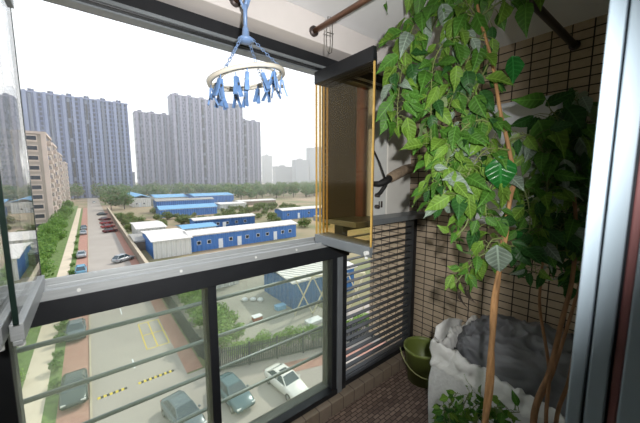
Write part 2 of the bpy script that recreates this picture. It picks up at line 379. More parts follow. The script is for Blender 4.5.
for i, x in enumerate((1.045, 1.072, 1.099, 1.126)):
    sash(x, .915 + .022 * i, 1.345, ['first bronze glass sash of the open right-hand stack, the one with the white catch',
        'second bronze glass sash in the open stack at the right end of the window', 'third bronze glass sash in the open stack at the right end of the window',
        'last bronze glass sash of the open right-hand stack, next to the louvre'][i], M['glass_amber'], M['amber'], True, 'bronze glass sashes folded open at the right', handle=i == 0, near=None if i == 0 else M['browndge'])
for i, x in enumerate((-.150, -.185)):
    sash(x, .92, 1.345, ['clear glass sash swung open at the left end of the window, facing the opening', 'clear glass sash folded behind another at the left end of the window'][i],
         M['glass_clear'], M['greenedge'], False, 'clear glass sashes folded open at the left')

# louvre in the corner
lv = thing('louvre_panel', 'black framed louvre panel with tilted grey slats beside the window', 'louvre', (1.24, 1.35, .09))
BOX(1.228, 1.27, 1.31, 1.39, .09, 1.20).build('frame_post', M['black'], lv, bevel=.003)
BOX(2.0, 2.045, 1.31, 1.39, .09, 1.20).build('frame_post', M['black'], lv, bevel=.003)
BOX(1.27, 2.0, 1.32, 1.385, .09, .125).build('frame_rail', M['black'], lv, bevel=.003)
BOX(1.27, 2.0, 1.32, 1.385, 1.165, 1.20).build('frame_rail', M['black'], lv, bevel=.003)
q = MB(); z = .15
while z < 1.15:
    q.add([(1.27, 1.334, z), (2.0, 1.334, z), (2.0, 1.368, z), (1.27, 1.368, z)] + [(1.27, 1.334, z + .004), (2.0, 1.334, z + .004), (2.0, 1.368, z + .004), (1.27, 1.368, z + .004)],
          [(0, 3, 2, 1), (4, 5, 6, 7), (0, 1, 5, 4), (1, 2, 6, 5), (2, 3, 7, 6), (3, 0, 4, 7)]); z += .0505
q.build('slats', M['slat'], lv)
tag(BOX(1.23, 2.05, 1.20, 1.62, 1.20, 1.236).build('ledge', M['greyalu'], bevel=.004), 'grey ledge over the louvre in the corner', 'ledge')
# white service panel with slots
sp = thing('service_panel', 'white metal panel with slots and valves standing on the corner ledge', 'panel', (1.6, 1.36, 1.236))
BOX(1.52, 1.686, 1.345, 1.58, 1.236, 2.16).build('body', M['white_metal'], sp, bevel=.005)
for i in range(2): BOX(1.615 + i * .03, 1.607 + i * .022, 1.341, 1.347, 1.29, 1.335).build('slot', M['darkpipe'], sp)
for z in (1.30, 1.38): MB().tube([(1.575, 1.345, z), (1.575, 1.315, z)], .014, 10).build('valve', M['darkpipe'], sp, True)
# wrapped pipe
h = thing('wrapped_pipe', 'tan foam wrapped pipe with black fittings in front of the white corner wall', 'pipe', (1.6, 1.3, 1.5))
a = [Vector((1.99, 1.30, 1.58)), Vector((1.90, 1.27, 1.575)), Vector((1.80, 1.265, 1.56)), Vector((1.70, 1.265, 1.528)), Vector((1.63, 1.27, 1.50))]
MB().tube(a, [.030, .034, .036, .036, .032], 12).build('wrap', M['hose'], h, True)
MB().tube([(1.645, 1.27, 1.505), (1.59, 1.28, 1.475), (1.55, 1.30, 1.46), (1.54, 1.345, 1.46)], [.024, .026, .02, .018], 10).build('fitting', M['rubber'], h, True)
MB().tube([(1.62, 1.28, 1.49), (1.60, 1.29, 1.44), (1.57, 1.30, 1.40), (1.575, 1.33, 1.38)], .014, 8).build('elbow', M['rubber'], h, True)
MB().tube([(1.60, 1.28, 1.48), (1.56, 1.27, 1.53), (1.53, 1.28, 1.60), (1.53, 1.33, 1.68)], .006, 6).build('cable', M['rubber'], h, True)
# white box on the tiled wall
wb = thing('wall_cabinet', 'white flat fronted cabinet on the tiled wall behind the climbing plant', 'cabinet', (2.0, .66, 1.2))
BOX(1.915, 2.05, .43, .90, 1.215, 1.93).build('body', M['white_box'], wb, bevel=.006)
BOX(1.905, 1.915, .44, .89, 1.225, 1.92).build('front_panel', M['white_box'], wb, bevel=.003)

# clothes rods
def rod(name, label, a, b, r, m, flange_at):
    d = (Vector(b) - Vector(a)).normalized(); o = thing(name, label, 'clothes rod', a)
    MB().tube([a, b], r, 16).build('tube', M[m], o, True)
    MB().tube([Vector(a), Vector(a) + d * .012], .024, 20).build('flange', M['darkpipe'], o, True)
    MB().tube([Vector(b), Vector(b) - d * .012], .024, 20).build('flange', M['darkpipe'], o, True)
rod('clothes_rod', 'bronze clothes rod fixed to the beam near the hanging wire hook', (.915, 1.20, 2.21), (.955, -.02, 2.21), .0125, 'copper', 1)
rod('clothes_rod', 'bronze clothes rod that carries the blue peg hanger', (.518, 1.20, 2.21), (.518, -.02, 2.21), .0125, 'copper', 1)
rod('clothes_rod', 'dark rod under the ceiling ending at the tiled side wall', (2.05, .425, 2.19), (.9, .455, 2.19), .016, 'darkpipe', 1)
# wire hook over the bronze rod
hk = [at(u, v, 1.26) for u, v in ((321, 6), (319, -8), (326, -12), (330, 0), (331, 18), (332.5, 40), (328, 52), (323, 45), (322.5, 20), (321, 2))]
cx = .925; hk = [Vector((cx - .010, 1.09, 2.20)), Vector((cx - .008, 1.09, 2.235)), Vector((cx + .008, 1.09, 2.238)), Vector((cx + .018, 1.09, 2.21)), Vector((cx + .02, 1.09, 2.13)), Vector((cx + .014, 1.09, 2.085)),
      Vector((cx, 1.09, 2.075)), Vector((cx - .014, 1.09, 2.09)), Vector((cx - .018, 1.09, 2.14)), Vector((cx - .015, 1.09, 2.185))]
wh = thing('wire_hook', 'thin bent wire loop hanging from the bronze rod', 'hook', (cx, 1.09, 2.2))
MB().tube(hk, .0022, 6).build('loop', M['wire'], wh, True)
MB().tube([(cx - .024, 1.09, 2.165), (cx + .026, 1.09, 2.17)], .0022, 6).build('cross_wire', M['wire'], wh, True)

# peg hanger
hc = Vector((.514, 1.10, 1.885)); Rr = .142
tilt = Matrix.Rotation(R(-11), 3, 'Y') @ Matrix.Rotation(R(-4), 3, 'X')
pg = thing('peg_hanger', 'round cream peg hanger with blue clothes pegs hanging from a bronze rod', 'clothes hanger', hc)
def rp(ang, rad, dz=0): return hc + tilt @ Vector((rad * math.cos(ang), rad * math.sin(ang), dz))
n = 48; ring = MB(); rings = []
for k in range(n):
    t_ = 2 * math.pi * k / n
    rings.append([rp(t_, Rr - .008, -.007), rp(t_, Rr + .008, -.007), rp(t_, Rr + .009, .005), rp(t_, Rr - .003, .008), rp(t_, Rr - .009, .005)])
rings.append(rings[0]); ring.loft(rings, cap=False)
ring.build('ring', M['ring'], pg, True)
MB().tube([rp(2 * math.pi * k / 36, Rr - .03) for k in range(36)], .0035, 6, closed=True).build('inner_ring', M['ring'], pg, True)
for k in range(8):
    t_ = 2 * math.pi * (k + .3) / 8; MB().tube([rp(t_, Rr - .033), rp(t_, Rr - .008)], .004, 6).build('spoke', M['ring'], pg, True)
hub = hc + Vector((0, 0, .15))
MB().lathe([(.004, .045), (.012, .03), (.014, .005), (.03, -.006), (.032, -.014), (.012, -.018), (0.001, -.02)], 16, hub).build('hub', M['blueplastic'], pg, True)
MB().tube([hub + Vector((0, 0, .03)), hub + Vector((.001, 0, .10)), hub + Vector((0, -.001, .115))], [.007, .008, .010], 10).build('shaft', M['blueplastic'], pg, True)
hook = MB(); z0 = 2.21
pts = [hub + Vector((0, 0, .105))]
for k in range(10):
    a_ = R(-60 + 28 * k); pts.append(Vector((.518 + .021 * math.cos(a_), 1.10, z0 + .021 * math.sin(a_))))
hook.tube(pts, [.007] * 4 + [.0075] * 4 + [.006] * 3, 8)
hook.build('hook', M['blueplastic'], pg, True)
for sx in (-1, 1): MB().tube([hub + Vector((.004 * sx, 0, .10)), hub + Vector((.02 * sx, .004, .14)), hub + Vector((.024 * sx, .006, .165))], .005, 8).build('grip', M['blueplastic'], pg, True)
for k in range(4):
    t_ = R(35 + 90 * k); e = rp(t_, Rr - .004, .010); s0 = hub + Vector((.028 * math.cos(t_), .028 * math.sin(t_), -.010)); q = MB(); N = 11
    for i in range(N):
        c0 = s0.lerp(e, i / N); c1 = s0.lerp(e, (i + 1) / N); mid = (c0 + c1) / 2; d = (c1 - c0) * .62; w = d.cross(Vector((0, 0, 1)) if i % 2 else Vector((.3, .8, .2))).normalized() * .0042
        q.tube([mid - d, mid - d * .5 + w, mid + d * .5 + w, mid + d, mid + d * .5 - w, mid - d * .5 - w], .0013, 4, closed=True)
    q.build('chain', M['blueplastic'], pg, True)
for k in range(16):
    t_ = 2 * math.pi * (k + .15 * rnd.uniform(-1, 1)) / 16; rr = Rr - .004 if k % 2 else Rr - .028
    top = rp(t_, rr, -.006); a_ = t_ + rnd.uniform(-.7, .7); ax = Vector((math.cos(a_), math.sin(a_), 0)); nn = Vector((-math.sin(a_), math.cos(a_), 0))
    swing = Vector((rnd.uniform(-.25, .25), rnd.uniform(-.25, .25), -1)).normalized(); q = MB()
    q.tube([top, top + swing * .016], .0018, 6); b0 = top + swing * .014
    for sg in (-1, 1):
        j0 = b0 + ax * sg * .003; j1 = b0 + swing * .031 + ax * sg * .008; j2 = b0 + swing * .062 + ax * sg * .018
        q.bar(j0, j1, .013, .007, 0, ax); q.bar(j1, j2, .015, .006, 0, ax)
    q.tube([b0 + swing * .024 - nn * .008, b0 + swing * .024 + nn * .008], .005, 8, 1)
    q.build('peg', [M['blueclip'], M['wire']], pg)

# sliding door stile right next to the camera
dx = .50
D = struct(empty('door_1', (dx, .04, 0)), 'pale sliding door stile and reddish jamb at the right edge', 'door')
def stile(x0, x1, y0, y1, name, m): BOX(x0, x1, y0, y1, 0, 2.15).build(name, M[m], D, bevel=.002)
stile(.500, .56, .060, .0755, 'stile', 'doorwhite')
stile(.512, .56, .0575, .060, 'gasket', 'doordark')
stile(.500, .56, .0385, .0572, 'stile', 'doorwhite')
stile(.506, .56, .0360, .0385, 'gasket', 'doordark')
stile(.503, .56, .0272, .0358, 'jamb', 'doorred')
stile(.50, .56, -.15, .0270, 'jamb', 'doorwhite')
BOX(.56, .72, -.15, -.02, 0, 2.15).build('frame', M['doorwhite'], D)
BOX(-.75, .56, -.15, -.02, 2.10, 2.15).build('frame', M['doorwhite'], D)

# bucket
bk = thing('bucket', 'green plastic bucket on the floor in the tiled corner', 'bucket', (1.86, 1.105, 0))
c_ = (1.86, 1.105, 0)
MB().lathe([(.0, .004), (.098, .004), (.102, 0), (.128, .235), (.137, .238), (.137, .262), (.131, .262), (.125, .24), (.099, .012), (.0, .01)], 32, c_).build('body', M['bucket'], bk, True)
pts = []
for i in range(13):
    a_ = math.pi * i / 12; pts.append((1.86 - .137 * math.cos(a_) * .75 - .137 * math.sin(a_) * .55 - .01, 1.105 + .12 * math.cos(a_) - .1 * math.sin(a_) , .24 - .15 * math.sin(a_)))
MB().tube(pts, .0035, 6).build('handle', M['bucketwire'], bk, True)

# woven bag with crumpled rim, plastic bundle inside
def nz(p, s=9, a=.02): return noise.noise_vector(Vector(p) * s) * a
bg = thing('woven_bag', 'large white woven bag with a crumpled folded rim standing by the tiled wall', 'bag', (1.75, .5, 0))
bx0, bx1, by0, by1 = 1.50, 1.99, .16, .83
def ringat(z, grow, na, ns=7, n=44):
    o = []
    for e in range(4):
        p0 = [(bx0, by1), (bx0, by0), (bx1, by0), (bx1, by1)][e]; p1 = [(bx0, by0), (bx1, by0), (bx1, by1), (bx0, by1)][e]
        for i in range(n):
            f = i / n; x = p0[0] + (p1[0] - p0[0]) * f; y = p0[1] + (p1[1] - p0[1]) * f
            x += (x - 1.745) * grow * 2; y += (y - .495) * grow * 2
            p = Vector((x, y, z)); o.append(p + nz((x, y, z), ns, na) + nz((x, y, z * 2), 31, na * .45))
    return o
body = MB().loft([ringat(.0, 0, 0), ringat(.1, .01, .006), ringat(.22, .015, .012), ringat(.34, .01, .012), ringat(.42, 0, .006)], cap=False)
body.build('side_panel', M['sack'], bg, True)
rr_ = []
for z, g_, na in ((.415, .012, .006), (.44, .02, .012), (.47, .0, .02), (.505, .012, .028), (.54, -.01, .03), (.565, -.03, .03), (.545, -.06, .03), (.49, -.10, .02)):
    rg = ringat(z, g_, na, 13)
    for i, p in enumerate(rg):
        fy = (p.y - by0) / (by1 - by0); s_ = .45 + .6 * fy                 # the rim stands higher towards the corner
        p.z = .41 + (p.z - .41) * s_ + .008 * math.sin(i * 1.9 + z * 40)
    rr_.append(rg)
MB().loft(rr_, cap=False).build('rim', M['sackwhite'], bg, True)
fl = MB(); gx = []
for i in range(9):
    for j in range(5):
        x = 1.53 + .30 * i / 8; y = .83 - .015 * math.sin(i * .9); z = .52 + (.14 - .10 * abs(i / 8 - .28)) * j / 4
        gx.append(Vector((x, y, z)) + nz((x, y, z), 11, .018))
fl.add(gx, [(i * 5 + j, (i + 1) * 5 + j, (i + 1) * 5 + j + 1, i * 5 + j + 1) for i in range(8) for j in range(4)])
fo = fl.build('flap', M['sackwhite'], bg, True); fo.modifiers.new('thick', 'SOLIDIFY').thickness = .004
bun = MB(); N1, N2 = 60, 110; vs = []
for i in range(N1):
    f = i / (N1 - 1); rr = math.sin(f * math.pi / 2)
    for k in range(N2):
        a_ = 2 * math.pi * k / N2
        x = 1.765 + .21 * rr * math.copysign(abs(math.cos(a_)) ** .6, math.cos(a_)); y = .47 + .28 * rr * math.copysign(abs(math.sin(a_)) ** .6, math.sin(a_))
        z = .44 + .25 * math.cos(f * math.pi / 2) ** .5 - .10 * (y - .47)
        p = Vector((x, y, z)); cre = (1 - abs(noise.noise(p * 9 + Vector((3, 1, 0))))) ** 3 * .035 + (1 - abs(noise.noise(p * 21))) ** 4 * .018
        vs.append(p + noise.noise_vector(p * 6) * .03 + (p - Vector((1.765, .47, .45))).normalized() * cre)
bun.add(vs, [(i * N2 + k, i * N2 + (k + 1) % N2, (i + 1) * N2 + (k + 1) % N2, (i + 1) * N2 + k) for i in range(N1 - 1) for k in range(N2)])
tag(bun.build('plastic_sheet', M['greyplastic'], None, True), 'bundle of crumpled grey plastic sheet bulging from the white bag', 'plastic sheet')

# ------------------------------------------------------------------ plants
def potted(name, label, x, y, r, hgt):
    o = thing(name, label, 'plant', (x, y, 0))
    pt = MB().lathe([(0, 0), (r * .72, 0), (r * .95, hgt * .86), (r * 1.05, hgt * .86), (r * 1.05, hgt), (r * .94, hgt), (r * .9, hgt * .88), (0, hgt * .88)], 28, (x, y, 0)).build('pot', M['pot'], o, True)
    MB().lathe([(0, hgt * .9), (r * .6, hgt * .9), (r * .89, hgt * .885)], 20, (x, y, 0)).build('soil', M['soil'], o, True)
    return o
def spline(pts, n=8):
    pts = [Vector(p) for p in pts]; P = [pts[0]] + pts + [pts[-1]]; o = []
    for i in range(1, len(P) - 2):
        for k in range(n):
            t_ = k / n; a, b, c, d = P[i - 1], P[i], P[i + 1], P[i + 2]
            o.append(.5 * ((2 * b) + (c - a) * t_ + (2 * a - 5 * b + 4 * c - d) * t_ ** 2 + (3 * b - a - 3 * c + d) * t_ ** 3))
    o.append(pts[-1]); return o
LM = [M['leafA'], M['leafB'], M['leafC'], M['leafD'], M['leafE']]
def branch(root, pts, spacing, size, spread=.05, r0=.004, weights=(4, 4, 2, 1, 0), face=(-.75, -.25, .25), hang=.8, seed=0, start=.1, tufts=1):
    rg = random.Random(seed); sp_ = spline(pts, 10); L = sum((sp_[i + 1] - sp_[i]).length for i in range(len(sp_) - 1))
    tw = MB().tube(sp_, [r0 * (1 - .6 * i / len(sp_)) for i in range(len(sp_))], 6)
    q = MB(); acc = 0; nxt = L * start; side = 1
    for i in range(len(sp_) - 1):
        seg = sp_[i + 1] - sp_[i]; acc += seg.length
        while acc >= nxt:
            nxt += spacing * .62 * rg.uniform(.7, 1.3)
            for _ in range(tufts):
                p = sp_[i] + seg * rg.random(); side = -side
                lat = seg.cross(Vector(face)).normalized() * side
                out = (lat * rg.uniform(.3, 1) + Vector((rg.gauss(0, .35), rg.gauss(0, .35), rg.gauss(.1, .35)))).normalized() * spread * rg.uniform(.3, 1.2)
                base_ = p + out
                d = Vector((rg.gauss(0, .35), rg.gauss(0, .35), -hang + rg.gauss(0, .3))) + out.normalized() * .55
                nr = Vector(face) + Vector((rg.gauss(0, .38), rg.gauss(0, .38), rg.gauss(.1, .38)))
                s_ = size * rg.uniform(.5, 1.15)
                q.leaf(base_, d, nr, s_, s_ * rg.uniform(.46, .62), rg.choices(range(5), weights)[0], rg.uniform(.15, .6), rg.uniform(.1, .6))
                tw.tube([p, p + out * .6 + Vector((0, 0, .006)), base_], .0013, 4, 0, False)
    b = tw.build('branch', M['vine'], root, True); q.build('foliage', LM, b, True)
    return b
pl = potted('climbing_plant', 'tall climbing potted plant with large hanging green leaves and a pale twisted trunk', 1.03, .375, .125, .30)
tp = [Vector((1.03, .375, .26)), at(485, 423, 1.03), at(492, 340, 1.06), at(500, 262, 1.09), at(510, 200, 1.11), at(514, 178, 1.12), at(507, 140, 1.13), at(500, 110, 1.14), at(492, 62, 1.15), at(481, 22, 1.16), at(474, -10, 1.17)]
tr_ = spline(tp, 8); N = len(tr_)
MB().tube(tr_, [.0115 - .0065 * (i / N) ** .8 for i in range(N)], 10).build('trunk', M['trunk'], pl, True)
tw2 = [p + Vector((math.cos(i * .42), math.sin(i * .42), 0)) * (.011 - .004 * i / 40) for i, p in enumerate(tr_[:44])]
MB().tube(tw2, [.009 - .005 * i / 44 for i in range(44)], 8).build('trunk', M['trunk'], pl, True)
top = at(478, 18, 1.16)
BR = [
 ([top, at(448, 8, 1.2), at(424, 12, 1.24), at(408, 40, 1.27), at(399, 90, 1.28), at(397, 128, 1.28)], .016, .105, dict(seed=1, start=.05, spread=.045, weights=(5, 4, 1, .6, 0))),
 ([at(485, 40, 1.15), at(452, 38, 1.19), at(434, 62, 1.22), at(431, 110, 1.22), at(432, 160, 1.21), at(436, 205, 1.2)], .017, .10, dict(seed=2, start=.1, spread=.04, weights=(4, 4, 1, .6, 0))),
 ([top, at(452, -15, 1.2), at(420, -22, 1.24), at(392, -18, 1.27)], .018, .11, dict(seed=3, start=.05, spread=.06, weights=(5, 4, 1, .5, 0))),
 ([top, at(500, 2, 1.12), at(518, -6, 1.1), at(532, -8, 1.08)], .020, .11, dict(seed=4, start=.1, spread=.06, weights=(4, 4, 1, .3, .3))),
 ([at(484, 32, 1.15), at(468, 60, 1.17), at(455, 90, 1.19), at(448, 110, 1.2)], .016, .10, dict(seed=5, start=.05, spread=.06, weights=(3, 4, 2, .5, 0))),
 ([at(490, 60, 1.15), at(478, 85, 1.15), at(470, 105, 1.16)], .018, .095, dict(seed=15, start=.2, spread=.05, weights=(2, 4, 3, .5, 0))),
 ([at(505, 132, 1.13), at(480, 120, 1.13), at(458, 135, 1.14), at(445, 170, 1.15), at(444, 205, 1.15)], .011, .095, dict(seed=6, start=.05, spread=.05, weights=(4, 4, 1.5, 1, 0))),
 ([at(509, 150, 1.12), at(486, 150, 1.12), at(468, 175, 1.13), at(464, 210, 1.13)], .011, .095, dict(seed=7, start=.1, spread=.055, weights=(4, 4, 2, 1.3, 0))),
 ([at(512, 168, 1.12), at(494, 180, 1.12), at(486, 205, 1.12), at(488, 228, 1.12)], .013, .085, dict(seed=8, start=.1, spread=.05, weights=(3, 4, 2, 1.5, .2))),
 ([at(508, 142, 1.13), at(528, 135, 1.13), at(542, 150, 1.13), at(548, 175, 1.13), at(545, 205, 1.13)], .013, .09, dict(seed=9, start=.05, spread=.05, weights=(3, 4, 2, 1.5, 0))),
 ([at(512, 185, 1.12), at(524, 190, 1.12), at(530, 215, 1.12), at(528, 240, 1.12)], .014, .08, dict(seed=10, start=.1, spread=.045, weights=(2, 4, 2, 1.5, .2))),
 ([at(500, 256, 1.09), at(484, 254, 1.1), at(470, 266, 1.12), at(455, 284, 1.13)], .010, .062, dict(seed=11, start=.05, spread=.025, weights=(5, 4, 0, 0, 0))),
 ([at(500, 250, 1.09), at(515, 246, 1.08), at(528, 256, 1.08)], .014, .08, dict(seed=12, start=.1, spread=.03, weights=(2, 3, 3, .5, 1))),
 ([at(503, 238, 1.09), at(492, 240, 1.09), at(486, 250, 1.09)], .016, .07, dict(seed=13, start=.1, spread=.03, weights=(4, 3, 2, 0, 0))),
 ([at(470, 205, 1.13), at(466, 225, 1.13), at(452, 240, 1.14)], .015, .07, dict(seed=14, start=.1, spread=.03, weights=(3, 4, 2, 0, 0))),
]
for pts, sc_, sz, kw in BR: branch(pl, pts, sc_, sz, **kw)
# a few big leaves that stand out
for (u, v, k, L, Wd, d, nr, m, nm) in ((500, 156, 1.06, .135, .10, (0, -.1, -1), (-.85, -.3, .35), 4, 'glossy deep green leaf'), (512, 56, 1.1, .10, .07, (.1, -.2, -1), (-.6, -.6, .2), 4, 'glossy deep green leaf'),
                                        (497, 245, 1.05, .11, .085, (0, -.15, -1), (-.8, -.3, .35), 3, 'pale grey green leaf'), (538, 120, 1.12, .12, .09, (.2, -.3, -.8), (-.7, -.1, .5), 1, None)):
    lf = MB().leaf(at(u, v, k), d, nr, L, Wd, 0, .3, .3).build('leaf', LM[m], pl, True)
    if nm: lf['label'] = nm
dl = MB()
for u, v, a_ in ((466, 287, .05), (461, 292, .055), (470, 290, .045)): dl.leaf(at(u, v, 1.14), (-.2, .2, -1), (-.5, .8, .2), a_, .03, 0, .9, .9)
dl.build('dried_leaves', M['deadleaf'], pl, True)['label'] = 'shrivelled dark dead leaves'

p2 = potted('slender_plant', 'thin multi-stemmed potted plant with dark leaves between the door and the tall climber', 1.245, .205, .115, .28)
stems = []
for i, (pp, r_) in enumerate((([(1.23, .21, .25), at(533, 423, 1.08), at(550, 370, 1.09), at(562, 320, 1.11), at(572, 280, 1.12), at(576, 230, 1.14), at(572, 170, 1.16)], .011),
        ([(1.25, .20, .25), at(546, 423, 1.10), at(549, 370, 1.11), at(540, 310, 1.12), at(541, 280, 1.13), at(545, 240, 1.15)], .0075),
        ([(1.26, .19, .25), at(556, 423, 1.10), at(569, 380, 1.11), at(577, 330, 1.13), at(580, 284, 1.14), at(588, 230, 1.16), at(585, 130, 1.18)], .008),
        ([(1.24, .22, .25), at(535, 421, 1.12), at(553, 372, 1.12), at(570, 318, 1.13), at(582, 276, 1.13), at(592, 240, 1.14)], .008))):
    sp_ = spline(pp, 8); MB().tube(sp_, [r_ * (1 - .5 * j / len(sp_)) for j in range(len(sp_))], 8).build('stem', M['stem'], p2, True)
DW = (1, 3, 4, 1, 0)
for i, (pts, sz) in enumerate((([at(572, 170, 1.16), at(562, 130, 1.16), at(552, 112, 1.16), at(545, 128, 1.16)], .12), ([at(574, 200, 1.15), at(560, 175, 1.15), at(548, 180, 1.15), at(545, 200, 1.15)], .1),
        ([at(585, 130, 1.18), at(580, 105, 1.18), at(568, 96, 1.18)], .12), ([at(585, 160, 1.18), at(598, 150, 1.17), at(600, 190, 1.17)], .11),
        ([at(576, 230, 1.14), at(562, 225, 1.14), at(555, 255, 1.14)], .10), ([at(588, 230, 1.16), at(596, 225, 1.16), at(596, 262, 1.16)], .10), ([at(582, 200, 1.16), at(575, 215, 1.16), at(580, 255, 1.16)], .10),
        ([at(545, 240, 1.15), at(540, 225, 1.15), at(534, 245, 1.15), at(536, 275, 1.15)], .08), ([at(590, 245, 1.14), at(580, 262, 1.14), at(577, 285, 1.14)], .08), ([at(572, 170, 1.16), at(575, 140, 1.17), at(588, 120, 1.17)], .12))):
    branch(p2, pts, .012, sz, seed=40 + i, start=.0, spread=.055, weights=DW, r0=.003)

p3 = potted('low_plant', 'small low potted plant with thin leafy stems in front of the white bag', 1.235, .60, .09, .2)
for i, (u, v) in enumerate(((443, 408), (458, 392), (473, 390), (486, 400), (450, 418), (505, 405), (520, 412))):
    tip = at(u, v, 1.22 if u < 495 else 1.12); b0 = Vector((1.235 + .03 * math.cos(i * 2), .60 + .03 * math.sin(i * 2), .18)); mid = b0.lerp(tip, .6) + Vector((0, 0, .06))
    branch(p3, [b0, mid, tip], .016, .052, seed=70 + i, start=.35, spread=.02, weights=(4, 5, 2, 0, 0), r0=.003, hang=.5)

# ------------------------------------------------------------------ outdoors: ground
G = GZ
def patch(name, x0, x1, y0, y1, dz, m, label, cat='ground'):
    return struct(BOX(x0, x1, y0, y1, G - .3, G + dz).build(name, M[m]), label, cat)
patch('ground', -700, 900, 1.6, 1400, 0, 'earth', 'dry earth and scrub around the huts and towers')
patch('street', -.9, 5.3, 6, 420, .03, 'road', 'pale concrete street running away from the building', 'street')
patch('street', 5.3, 40, 6, 24, .02, 'road', 'concrete parking yard below the balcony', 'street')
patch('pavement', -2.75, -.9, 6, 200, .04, 'brick', 'red paver parking lane along the left of the street', 'pavement')
patch('pavement', 5.3, 6.55, 24.2, 175, .04, 'brick', 'red paver parking lane beside the yard wall', 'pavement')
patch('pavement', -5.0, -3.5, 6, 200, .05, 'pave', 'pale footpath between the street trees and the parking lane', 'pavement')
patch('lawn', -3.5, -2.75, 6, 200, .06, 'lawn', 'narrow grass verge beside the footpath', 'lawn')
patch('lawn', -9, -5.0, 6, 220, .05, 'lawn', 'grass strip under the street trees', 'lawn')
patch('yard', 7.2, 21.5, 24, 43, .02, 'court', 'grey concrete yard behind the dark fence', 'yard')
kb = MB().box(-.98, -.86, 6, 200, G, G + .12)
struct(kb.build('kerb', M['cap']), 'stone kerb between parking lane and street', 'kerb')
struct(MB().add([(11, 19.2, G + .035), (26, 14.4, G + .035), (26, 15.9, G + .035), (11, 20.7, G + .035)], [(0, 1, 2, 3)]).build('pavement', M['brick']), 'red paver strip along the foot of the dark fence', 'pavement')
mk = MB()
for x0, x1, y0, y1 in ((3.2, 3.3, 30, 36), (5.1, 5.2, 30, 36), (3.2, 5.2, 30, 30.12), (3.2, 5.2, 36, 36.12), (3.2, 5.2, 33, 33.12), (4.1, 4.2, 30, 36)): mk.box(x0, x1, y0, y1, G, G + .036)
struct(mk.build('street_marking', M['yellow']), 'faded yellow box painted on the street', 'road marking')
struct(MB().box(1.95, 2.05, 27.6, 29.2, G, G + .036).box(2, 2.1, 40, 42, G, G + .036).build('street_marking', M['huttrim']), 'white centre line dashes on the street', 'road marking')
for x0, n, lb in ((-.55, 5, 'left yellow and black striped speed bump across the street'), (2.0, 7, 'longer yellow and black striped speed bump nearer the right side of the street')):
    sbm = thing('speed_bump', lb, 'speed bump', (x0, 25.3, G)); q = MB(); q2 = MB()
    for i in range(n):
        x = x0 + i * .36; r_ = [[(x + e, 25.1, G + .02), (x + e, 25.2, G + .07), (x + e, 25.35, G + .07), (x + e, 25.45, G + .02)] for e in (0, .18)]; q.loft(r_)
        r_ = [[(x + e, 25.1, G + .02), (x + e, 25.2, G + .07), (x + e, 25.35, G + .07), (x + e, 25.45, G + .02)] for e in (.18, .36)]; q2.loft(r_)
    q.build('yellow_segments', M['yellow'], sbm); q2.build('black_segments', M['blackrub'], sbm)

# yard wall and fence
yw = thing('yard_wall', 'long rendered yard wall running along the right of the street', 'wall', (6.8, 100, G))
BOX(6.6, 6.95, 44, 178, G, G + 1.9).build('body', M['yardwall'], yw); BOX(6.52, 7.03, 44, 178, G + 1.9, G + 2.05).build('coping', M['cap'], yw)
fp = [(6.78, 43.9), (6.7, 26), (7.5, 22.7), (26, 16.9)]
fc = thing('fence', 'tall dark picket fence with bushes growing behind it', 'fence', (9, 22.4, G))
q = MB(); ps = MB()
for (xa, ya), (xb, yb) in zip(fp, fp[1:]):
    a_, b_ = Vector((xa, ya, G)), Vector((xb, yb, G)); L = (b_ - a_).length; n = int(L / .16)
    for z in (.25, 1.7): q.bar(a_ + Vector((0, 0, z)), b_ + Vector((0, 0, z)), .05, .06)
    for i in range(n):
        p = a_.lerp(b_, (i + .5) / n); q.box(p.x - .045, p.x + .045, p.y - .02, p.y + .02, G + .1, G + 2.0)
q.build('pickets', M['fence'], fc)
for (xa, ya), (xb, yb) in zip(fp, fp[1:]):
    a_, b_ = Vector((xa, ya, G)), Vector((xb, yb, G)); k_ = max(1, round((b_ - a_).length / 2.4))
    for i in range(k_):
        p = a_.lerp(b_, i / k_); BOX(p.x - .06, p.x + .06, p.y - .06, p.y + .06, G, G + 2.15).build('post', M['fence'], fc)

# ------------------------------------------------------------------ trees and shrubs
def crown_mesh(rx, ry, rz, cz, nleaf, ls, seed, lobes=7):
    rg = random.Random(seed); q = MB(); L = [(Vector((0, 0, 0)), 1.0)]
    L = []
    for i in range(lobes):
        a_ = rg.uniform(0, 6.28); e = rg.uniform(-.6, .9); rr = rg.uniform(.35, .6)
        L.append((Vector((math.cos(a_) * math.sqrt(1 - e * e) * rr, math.sin(a_) * math.sqrt(1 - e * e) * rr, e * rr)), rg.uniform(.45, .62)))
    L.append((Vector((0, 0, 0)), .7))
    for i in range(nleaf):
        c, r = rg.choice(L); z = rg.uniform(-1, 1); a_ = rg.uniform(0, 6.28); d = Vector((math.cos(a_) * math.sqrt(1 - z * z), math.sin(a_) * math.sqrt(1 - z * z), z))
        p = c + d * r * rg.uniform(.75, 1.05); p = Vector((p.x * rx, p.y * ry, p.z * rz + cz))
        n_ = (d + Vector((rg.gauss(0, .5), rg.gauss(0, .5), rg.gauss(.2, .5)))).normalized(); s_ = ls * rg.uniform(.6, 1.3)
        u = n_.cross(Vector((rg.random(), rg.random(), rg.random()))).normalized() * s_; w = n_.cross(u) * .7
        q.add([p - u, p - w * .8, p + u, p + w * .8], [(0, 1, 2, 3)], 0 if rg.random() < .7 else 1)
    return q
